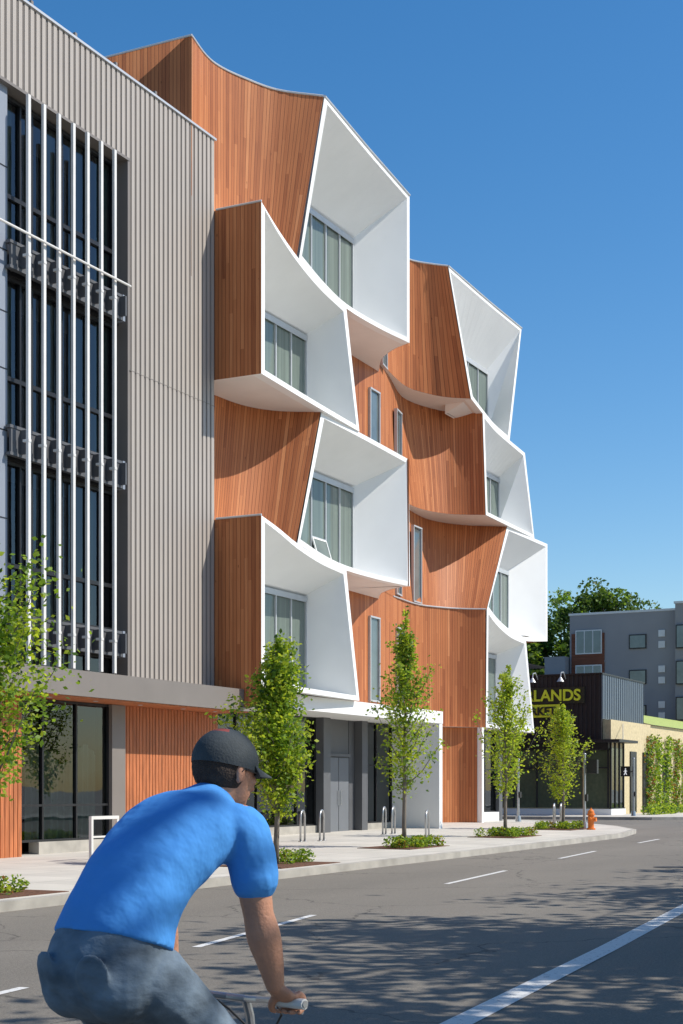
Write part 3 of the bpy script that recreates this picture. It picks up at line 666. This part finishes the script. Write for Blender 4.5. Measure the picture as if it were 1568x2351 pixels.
for i,(p,H,rd,sd_,nl,ms,ls,dn) in enumerate(TR):
    rt=root('planter_bed',(p[0],p[1],ZC+gs(*p)))
    mb=MB(); z=gs(*p)
    mb.box(p[0]-1.3,p[0]+1.3,14.75 if i<2 else p[1]-.75,p[1]+.75,z-.1,z+.012,MULCH); mb.build('mulch',rt)
    mb=MB(); rr=random.Random(i+50)
    for j in range(18 if i>1 else (7 if i==0 else 9)):
        leaves(mb,(p[0]+rr.uniform(-1.1,1.1)-(.3 if i==0 else 0),p[1]+rr.uniform(-.55,.55),z+.13),(.25,.22,.17),130,.08,[LEAF2,LEAF3,LEAF1,LEAFR if j%4==0 else LEAF2],i*40+j)
    mb.build('groundcover',rt)
for i,(x,y,H) in enumerate(((13,-4.0,9.5),(20.5,-3.4,10.5),(28,-3.8,10),(36,-4.4,11),(3,-5,10))):
    street_tree('elm_tree',(x,y,g(x)+.1),H,3.4,70+i,14500,LD,.33,.16,46,.34,wide=True)
def crown_tree(name,x,y,H,Rad,seed):
    rnd=random.Random(seed); z0=g(100); rt=root(name,(x,y,z0+ZC)); tb=MB(); lf=MB(); cz=z0+H*.63; rz=H*.37
    tb.tube([(x,y,z0),(x+.1,y,z0+H*.3),(x,y+.1,z0+H*.6),(x,y,z0+H*.85)],[.35,.28,.18,.05],BARK,9)
    for k in range(62):
        while True:
            p=Vector((rnd.uniform(-1,1),rnd.uniform(-1,1),rnd.uniform(-1,1)))
            if .35<p.length<.92: break
        c=Vector((x+p.x*Rad,y+p.y*Rad,cz+p.z*rz)); q=rnd.uniform(.8,1.5)
        if k%3==0: tb.tube([(x,y,z0+H*(.3+.3*rnd.random())),tuple(c)],[.12,.03],BARK,5,False)
        leaves(lf,c,(q*1.2,q*1.2,q*.9),160,.5,[LEAFD,LEAFD,LEAF3] if k%3 else [LEAF2,LEAFD],seed*100+k)
    tb.build('trunk_and_limbs',rt,smooth=True); lf.build('foliage',rt)
for i,a in enumerate(((157,52.3,23.2,4.2),(158,48.8,24.0,4.3),(153,54.6,19.2,3.6),(155,58.5,16,4),(158,63,14,4),(160,46.0,22.8,3.6))): crown_tree('maple_tree',*a,300+i)

# ------------------------------------------------------------ street furniture
def rack(name,x,y,w_,h,ang,mat=GALV,r=.03):
    z=gs(x,y); rt=root(name,(x,y,ZC+z)); mb=MB(); c,s_=math.cos(ang),math.sin(ang)
    P=[(-w_/2,0)]+[(-w_/2,h-w_/2)]+[(-w_/2*math.cos(a),h-w_/2+w_/2*math.sin(a)) for a in [math.pi*k/10 for k in range(1,10)]]+[(w_/2,h-w_/2),(w_/2,0)]
    mb.tube([(x+c*p[0],y+s_*p[0],z+p[1]) for p in P],r,mat,8)
    for q in (-w_/2,w_/2): mb.tube([(x+c*q,y+s_*q,z),(x+c*q,y+s_*q,z+.012)],.07,mat,10)
    mb.build('hoop',rt,smooth=True)
for x,y,a in ((39,20.3,.2),(38.2,20.5,.2),(44.3,20.8,.2),(45.0,20.8,.2),(40.4,17.6,.2),(54.5,18.3,.2),(54.0,18.4,.2)): rack('bike_rack',x,y,.42,.88,a)
zr=gs(27,19.4); rt=root('white_railing',(27.2,19.6,ZC+zr)); mb=MB()
X0=26.9
for q in (0,.95): mb.box(X0+q-.035,X0+q+.035,19.57,19.64,zr,zr+.9,TUBE)
mb.box(X0-.035,X0+.985,19.568,19.642,zr+.9,zr+.97,TUBE); mb.box(X0+.035,X0+.915,19.59,19.62,zr+.5,zr+.54,TUBE); mb.build('frame',rt)
HY=plain('hydrant_orange',(.75,.20,.03),.45,.08); x,y=52.6,16.55; z=gs(x,y); rt=root('fire_hydrant',(x,y,ZC+z)); mb=MB()
mb.tube([(x,y,z),(x,y,z+.05),(x,y,z+.06),(x,y,z+.5),(x,y,z+.52),(x,y,z+.56),(x,y,z+.57),(x,y,z+.66),(x,y,z+.72),(x,y,z+.73),(x,y,z+.78)],[.16,.16,.11,.11,.15,.15,.12,.11,.05,.03,.03],HY,14)
mb.tube([(x-.2,y,z+.4),(x+.2,y,z+.4)],.055,HY,10); mb.tube([(x,y-.2,z+.36),(x,y,z+.36)],.075,HY,10); mb.build('body',rt,smooth=False)
WALK=plain('signal_white',(.9,.9,.9),.5,.02)
bs=WALK.node_tree.nodes['Principled BSDF']; bs.inputs['Emission Color'].default_value=(1,1,1,1); bs.inputs['Emission Strength'].default_value=.5
def psig(x,y,H,head=True):
    z=gs(x,y); rt=root('pedestrian_signal',(x,y,ZC+z)); mb=MB()
    mb.tube([(x,y,z),(x,y,z+.25)],[.14,.10],GALV,10); mb.tube([(x,y,z+.25),(x,y,z+H)],.055,GALV,10); mb.ell((x,y,z+H),(.07,.07,.05),GALV)
    mb.box(x-.08,x+.08,y-.12,y-.05,z+1.0,z+1.25,BLACK)
    if head:
        yc=y+.38; mb.box(x-.15,x+.12,yc-.25,yc+.25,z+2.03,z+2.55,BLACK); mb.box(x-.02,x+.02,y,yc-.2,z+2.25,z+2.3,BLACK)
        mb.box(x-.3,x-.15,yc-.25,yc+.25,z+2.53,z+2.55,BLACK)
        xf=x-.16; zc=z+2.28
        mb.ell((xf,yc,zc+.14),(.008,.035,.035),WALK,nu=10,nv=6)
        for a,b,wd in (((0,.09),(0,-.02),.032),((0,-.02),(-.07,-.17),.022),((0,-.02),(.06,-.16),.022),((0,.07),(-.09,.0),.017),((0,.07),(.08,.01),.017)):
            mb.tube([(xf,yc-a[0],zc+a[1]),(xf,yc-b[0],zc+b[1])],wd,WALK,6)
    else:
        mb.box(x-.1,x+.1,y-.5,y-.12,z+2.0,z+2.5,BLACK) if H>2.65 else None
    mb.build('pole_and_head',rt)
psig(76.8,21.9,2.95); psig(53.4,17.05,2.7,False); psig(60.5,22.2,2.6,False)
rt=root('utility_line',(45,-3,ZC)); mb=MB()
for x in (-12,46): mb.tube([(x,-3,g(x)),(x,-3,g(x)+11)],[.17,.12],BARK,10); mb.box(x-.06,x+.06,-4,-2,8.6,8.75,BARK)
for yy,zz in ((-3.9,8.8),(-3,8.8),(-2.1,8.8),(-3,6.8)):
    mb.tube([(-12+58*k/12,yy,zz-1.0*(1-((k-6)/6)**2)) for k in range(13)],.022,BLACK,5)
mb.build('poles_and_wires',rt)

# ------------------------------------------------------------ cyclist
CY=root('cyclist',(3.9,2.71,ZC+g(3.9))); CY.rotation_euler=(0,0,R(-11.2))
SKIN=plain('skin',(.50,.245,.155),.5,.1,14,.2,90)
SHIRT=plain('blue_tshirt',(.07,.28,.68),.85,.05,4,.8,4.5,spec=.2,stretch=(1.3,.7,1.0),bdist=.035)
JEAN=plain('denim',(.12,.16,.205),.9,.45,7,.7,13,bdist=.012,stretch=(1,1,1.6))
CAPM=plain('charcoal_cap',(.045,.055,.062),.85,.18,12,.2,120)
CAPR=plain('red_cap_panel',(.22,.045,.04),.85,.2,12)
HAIR=plain('dark_hair',(.04,.025,.018),.8,.3,40,.6,150)
EYE=plain('eye_white',(.7,.68,.65),.3,.02)
SOLE=plain('shoe_rubber',(.05,.05,.05),.8,.1)
def limb(mb,pts,rad,mat,seg=16):
    P=[Vector(p) for p in pts]; d0=(P[0]-P[1]).normalized()*rad[0]; d1=(P[-1]-P[-2]).normalized()*rad[-1]
    m=len(P); nn=(m-1)*5+1
    PR=cr([Vector((p.x,p.y,p.z)) for p in P],nn); RR=[v.x for v in cr([Vector((r_,0,0)) for r_ in rad],nn)]
    pp=[P[0]+d0*.98,P[0]+d0*.8,P[0]+d0*.45]+PR+[P[-1]+d1*.45,P[-1]+d1*.8,P[-1]+d1*.98]
    rr=[rad[0]*.15,rad[0]*.6,rad[0]*.9]+RR+[rad[-1]*.9,rad[-1]*.6,rad[-1]*.15]
    mb.tube(pp,rr,mat,seg)
def organic(mb,name,parent,vox,sm=6,disp=0,dsize=.1):
    o=mb.build(name,None,zoff=None,smooth=True); o.parent=parent
    m=o.modifiers.new('r','REMESH'); m.mode='VOXEL'; m.voxel_size=vox; m.use_smooth_shade=True
    if sm: m=o.modifiers.new('s','SMOOTH'); m.iterations=sm; m.factor=.5
    if disp:
        t=bpy.data.textures.new(name+'_t','CLOUDS'); t.noise_scale=dsize
        m=o.modifiers.new('d','DISPLACE'); m.texture=t; m.strength=disp; m.mid_level=.5
    return o
def rotd(ax,a): return Matrix.Rotation(R(a),3,ax)
body=MB()
body.loft([(-.06,0,1.16,.10,.14,5),(-.05,0,1.26,.12,.165,15),(-.03,0,1.36,.105,.15,25),(.05,0,1.49,.10,.155,38),(.14,0,1.57,.105,.17,48),(.23,0,1.635,.105,.18,55),(.31,0,1.68,.09,.15,52),(.36,0,1.71,.07,.09,45)],SKIN)
limb(body,[(.34,0,1.69),(.40,0,1.75),(.445,0,1.81)],[.075,.062,.06],SKIN)
hc=Vector((.455,0,1.86)); hr=rotd('Z',-6)@rotd('Y',12); HS=1.08
def H(p): return hc+hr@(Vector(p)*HS)
def E(c,r,rot=None,**k): body.ell(H(c),tuple(a*HS for a in r),SKIN,rot or hr,**k)
E((0,0,0),(.098,.078,.105),nu=20,nv=14); E((.03,0,-.055),(.07,.062,.075),nu=18,nv=12); E((.065,0,-.095),(.03,.035,.025))
E((.10,0,-.03),(.022,.014,.03),hr@rotd('Y',-25)); E((.112,0,-.045),(.016,.016,.012))
for q in (1,-1): E((-.005,.079*q,-.02),(.021,.009,.034),hr@rotd('Z',-18*q)); E((.075,.035*q,-.03),(.02,.024,.02))
E((.092,0,-.07),(.012,.026,.007)); E((.09,0,-.082),(.012,.022,.007))
for q in (1,-1):
    sh=(.335,.185*q,1.655); elb=(.365,.222*q,1.385); wr=(.43,.235*q,1.155)
    limb(body,[(.30,.10*q,1.66),sh,(.35,.203*q,1.53),elb],[.07,.074,.060,.049],SKIN)
    limb(body,[elb,(.385,.228*q,1.31),(.41,.233*q,1.23),wr],[.049,.055,.044,.031],SKIN)
    gx,gz=.495,1.092
    body.ell((.46,.238*q,1.125),(.045,.046,.022),SKIN,rotd('Y',38)); body.ell((.485,.24*q,1.118),(.03,.046,.015),SKIN,rotd('Y',15))
    for k,ly in enumerate((.202,.228,.253,.276)):
        ln=(1.0,1.08,1.02,.85)[k]; a0=75
        pts=[(gx+.031*math.cos(R(a)),ly*q,gz+.031*math.sin(R(a))) for a in (a0,a0-45*ln,a0-95*ln,a0-140*ln,a0-180*ln)]
        limb(body,pts,[.0118,.0118,.0107,.0097,.0087],SKIN,10)
    limb(body,[(.465,.215*q,1.115),(.468,.19*q,1.09),(.482,.178*q,1.068),(.50,.175*q,1.06)],[.015,.0135,.0115,.010],SKIN,10)
organic(body,'body_skin',CY,.0055,3)
shirt=MB()
shirt.loft([(-.055,0,1.318,.150,.205,18),(-.035,0,1.375,.142,.198,24),(.005,0,1.445,.134,.192,32),(.07,0,1.52,.130,.196,42),(.15,0,1.585,.131,.210,50),(.235,0,1.643,.131,.220,54),(.305,0,1.685,.118,.203,52),(.355,0,1.722,.092,.15,46),(.388,0,1.757,.068,.09,42),(.398,0,1.77,.062,.070,40)],SHIRT)
for q in (1,-1):
    limb(shirt,[(.27,.10*q,1.655),(.33,.172*q,1.65),(.345,.198*q,1.59),(.354,.210*q,1.53),(.358,.214*q,1.50)],[.088,.090,.082,.079,.080],SHIRT)
organic(shirt,'tshirt',CY,.007,8,.012,.11)
jean=MB()
jean.loft([(-.05,0,1.08,.09,.13,0),(-.07,0,1.14,.145,.185,0),(-.08,0,1.22,.162,.203,5),(-.07,0,1.30,.148,.195,12),(-.045,0,1.37,.118,.178,20),(-.03,0,1.41,.105,.165,25)],JEAN)
for q in (1,-1):
    jean.ell((-.115,.095*q,1.20),(.122,.102,.12),JEAN,None,18,12)
    jean.ell((-.232,.10*q,1.235),(.012,.062,.07),JEAN,rotd('Z',-q*14)@rotd('Y',-8),14,8)
kneeR=(.37,-.13,.90); ankR=(.34,-.13,.47); kneeL=(.27,.13,.80); ankL=(.0,.13,.45)
for hip,kn,an in (((-.01,-.10,1.2),kneeR,ankR),((-.01,.10,1.2),kneeL,ankL)):
    h,k,a=Vector(hip),Vector(kn),Vector(an)
    limb(jean,[h,h.lerp(k,.5),k],[.13,.105,.08],JEAN); limb(jean,[k,k.lerp(a,.35),a],[.08,.075,.058],JEAN)
organic(jean,'jeans',CY,.007,4,.008,.08)
mb=MB()
for an in (Vector(ankR),Vector(ankL)):
    mb.ell((an.x,an.y,an.z-.03),(.045,.04,.07),SKIN)
    mb.ell((an.x+.06,an.y,an.z-.09),(.14,.05,.045),CAPM,None,18,10); mb.box(an.x-.08,an.x+.2,an.y-.045,an.y+.045,an.z-.135,an.z-.11,SOLE)
mb.build('shoes',None,zoff=None,smooth=True).parent=CY
mb=MB(); mb.ell(H((-.018,0,-.003)),(.097*HS,.083*HS,.098*HS),HAIR,hr,20,14); mb.build('hair',None,zoff=None,smooth=True).parent=CY
mb=MB()
def dome(rx,ry,rz,c0,mat_fn,nu=48,nv=14):
    base=len(mb.v)
    for j in range(nv+1):
        th=R(100)*j/nv
        for i in range(nu):
            ph=2*math.pi*i/nu; k=1-.012*(abs(math.sin(3*ph))<.08)*(j>0)
            mb.v.append(tuple(H((c0[0]+k*rx*math.sin(th)*math.cos(ph),c0[1]+k*ry*math.sin(th)*math.sin(ph),c0[2]+rz*math.cos(th)))))
    for j in range(nv):
        for i in range(nu):
            i2=(i+1)%nu; mb.f.append((base+j*nu+i,base+(j+1)*nu+i,base+(j+1)*nu+i2,base+j*nu+i2)); mb.m.append(mb.mi(mat_fn(i,j))); mb.uv+=[(0,0)]*4
dome(.112,.092,.104,(-.006,0,.012),lambda i,j: CAPR if (20<=i<=30 and 3<=j<5) else CAPM)
mb.ell(H((-.006,0,.117)),(.009,.009,.006),CAPM,hr)
bn=13
top=[];
for r_ in range(5):
    row=[]
    for i in range(bn):
        a=R(-62+124*i/(bn-1)); rad=.098+.085*(r_/4)*math.cos(a*.9)**.6
        row.append(H((-.004+rad*math.cos(a)*(1.0),(.088+.006*r_/4)*math.sin(a)*1.02,.012-.012*(r_/4)-.028*(math.sin(a)**2)*(r_/4)+.006)))
    top.append(row)
for r_ in range(4):
    for i in range(bn-1):
        q=[top[r_][i],top[r_][i+1],top[r_+1][i+1],top[r_+1][i]]
        mb.poly(q,CAPM); mb.poly([p-Vector((0,0,.006)) for p in reversed(q)],CAPM)
for i in range(bn-1): mb.poly([top[4][i],top[4][i+1],top[4][i+1]-Vector((0,0,.006)),top[4][i]-Vector((0,0,.006))],CAPM)
mb.build('cap',None,zoff=None,smooth=True,merge=True).parent=CY
mb=MB()
for q in (1,-1):
    mb.ell(H((.083,.032*q,-.02)),(.013,.015,.012),EYE,hr); mb.ell(H((.094,.032*q,-.02)),(.004,.006,.006),BLACK,hr)
    mb.tube([H((.10,.05*q,-.012)),H((.06,.078*q,-.010)),H((0,.087*q,-.008)),H((-.01,.088*q,-.02))],.0025,BLACK,6)
    mb.tube([H((.104,.032*q+.022*math.cos(a),-.02+.017*math.sin(a))) for a in [k*math.pi/6 for k in range(13)]],.002,BLACK,5)
mb.build('eyes_and_glasses',None,zoff=None,smooth=True).parent=CY
BK=bpy.data.objects.new('bicycle',None); scene.collection.objects.link(BK)
BK.location=CY.location; BK.rotation_euler=CY.rotation_euler
FR=plain('bike_frame_paint',(.06,.07,.08),.35,.05)
mb=MB(); ax_r=(-.20,0,.34); ax_f=(.84,0,.34); bb=(.24,0,.31); st_=(.06,0,.95); ht=(.585,0,.95); hb=(.625,0,.78)
for ax in (ax_r,ax_f):
    mb.tube([(ax[0]+.335*math.cos(a),0,ax[2]+.335*math.sin(a)) for a in [k*math.pi/24 for k in range(49)]],.018,SOLE,8,False)
    mb.tube([(ax[0]+.312*math.cos(a),0,ax[2]+.312*math.sin(a)) for a in [k*math.pi/24 for k in range(49)]],.010,GALV,6,False)
    for k in range(20):
        a=k*math.pi/10; mb.tube([(ax[0],.03*(1 if k%2 else -1),ax[2]),(ax[0]+.31*math.cos(a),0,ax[2]+.31*math.sin(a))],.0012,GALV,4)
    mb.tube([(ax[0],-.06,ax[2]),(ax[0],.06,ax[2])],.02,GALV,10)
for a,b,r_ in ((bb,st_,.016),(st_,ht,.016),(bb,hb,.019),(ht,hb,.02)): mb.tube([a,b],r_,FR,10)
for q in (1,-1):
    mb.tube([bb,(ax_r[0],.06*q,ax_r[2])],.010,FR,8); mb.tube([st_,(ax_r[0],.06*q,ax_r[2])],.009,FR,8); mb.tube([hb,(.66,.05*q,.66),(ax_f[0],.055*q,ax_f[2])],.012,FR,8)
mb.tube([st_,(.03,0,1.04)],.0135,GALV,10); mb.ell((.0,0,1.06),(.09,.075,.03),SOLE,None,18,8); mb.ell((.1,0,1.065),(.1,.03,.025),SOLE,None,18,8)
mb.tube([ht,(.575,0,1.02),(.555,0,1.075)],.016,GALV,10)
mb.tube([(.495,-.31,1.092),(.495,-.18,1.092),(.54,-.07,1.082),(.555,0,1.078),(.54,.07,1.082),(.495,.18,1.092),(.495,.31,1.092)],.0125,GALV,10)
for q in (1,-1):
    mb.tube([(.495,.19*q,1.092),(.495,.305*q,1.092)],.018,TUBE,12)
    mb.tube([(.53,.15*q,1.085),(.56,.17*q,1.065),(.565,.24*q,1.05)],.006,GALV,8); mb.tube([(.53,.15*q,1.085),(.60,.12*q,1.03),(.64,.04*q,.95)],.004,SOLE,6)
mb.tube([(bb[0],-.035,bb[2]),(bb[0],-.045,bb[2])],.09,GALV,20)
mb.tube([(bb[0],-.06,bb[2]),(.405,-.075,.335)],.012,GALV,8); mb.tube([(bb[0],.06,bb[2]),(.075,.075,.29)],.012,GALV,8)
mb.box(.35,.46,-.19,-.08,.32,.335,SOLE); mb.box(.02,.13,.08,.19,.29,.305,SOLE)
mb.build('frame_and_wheels',None,zoff=None,smooth=False).parent=BK
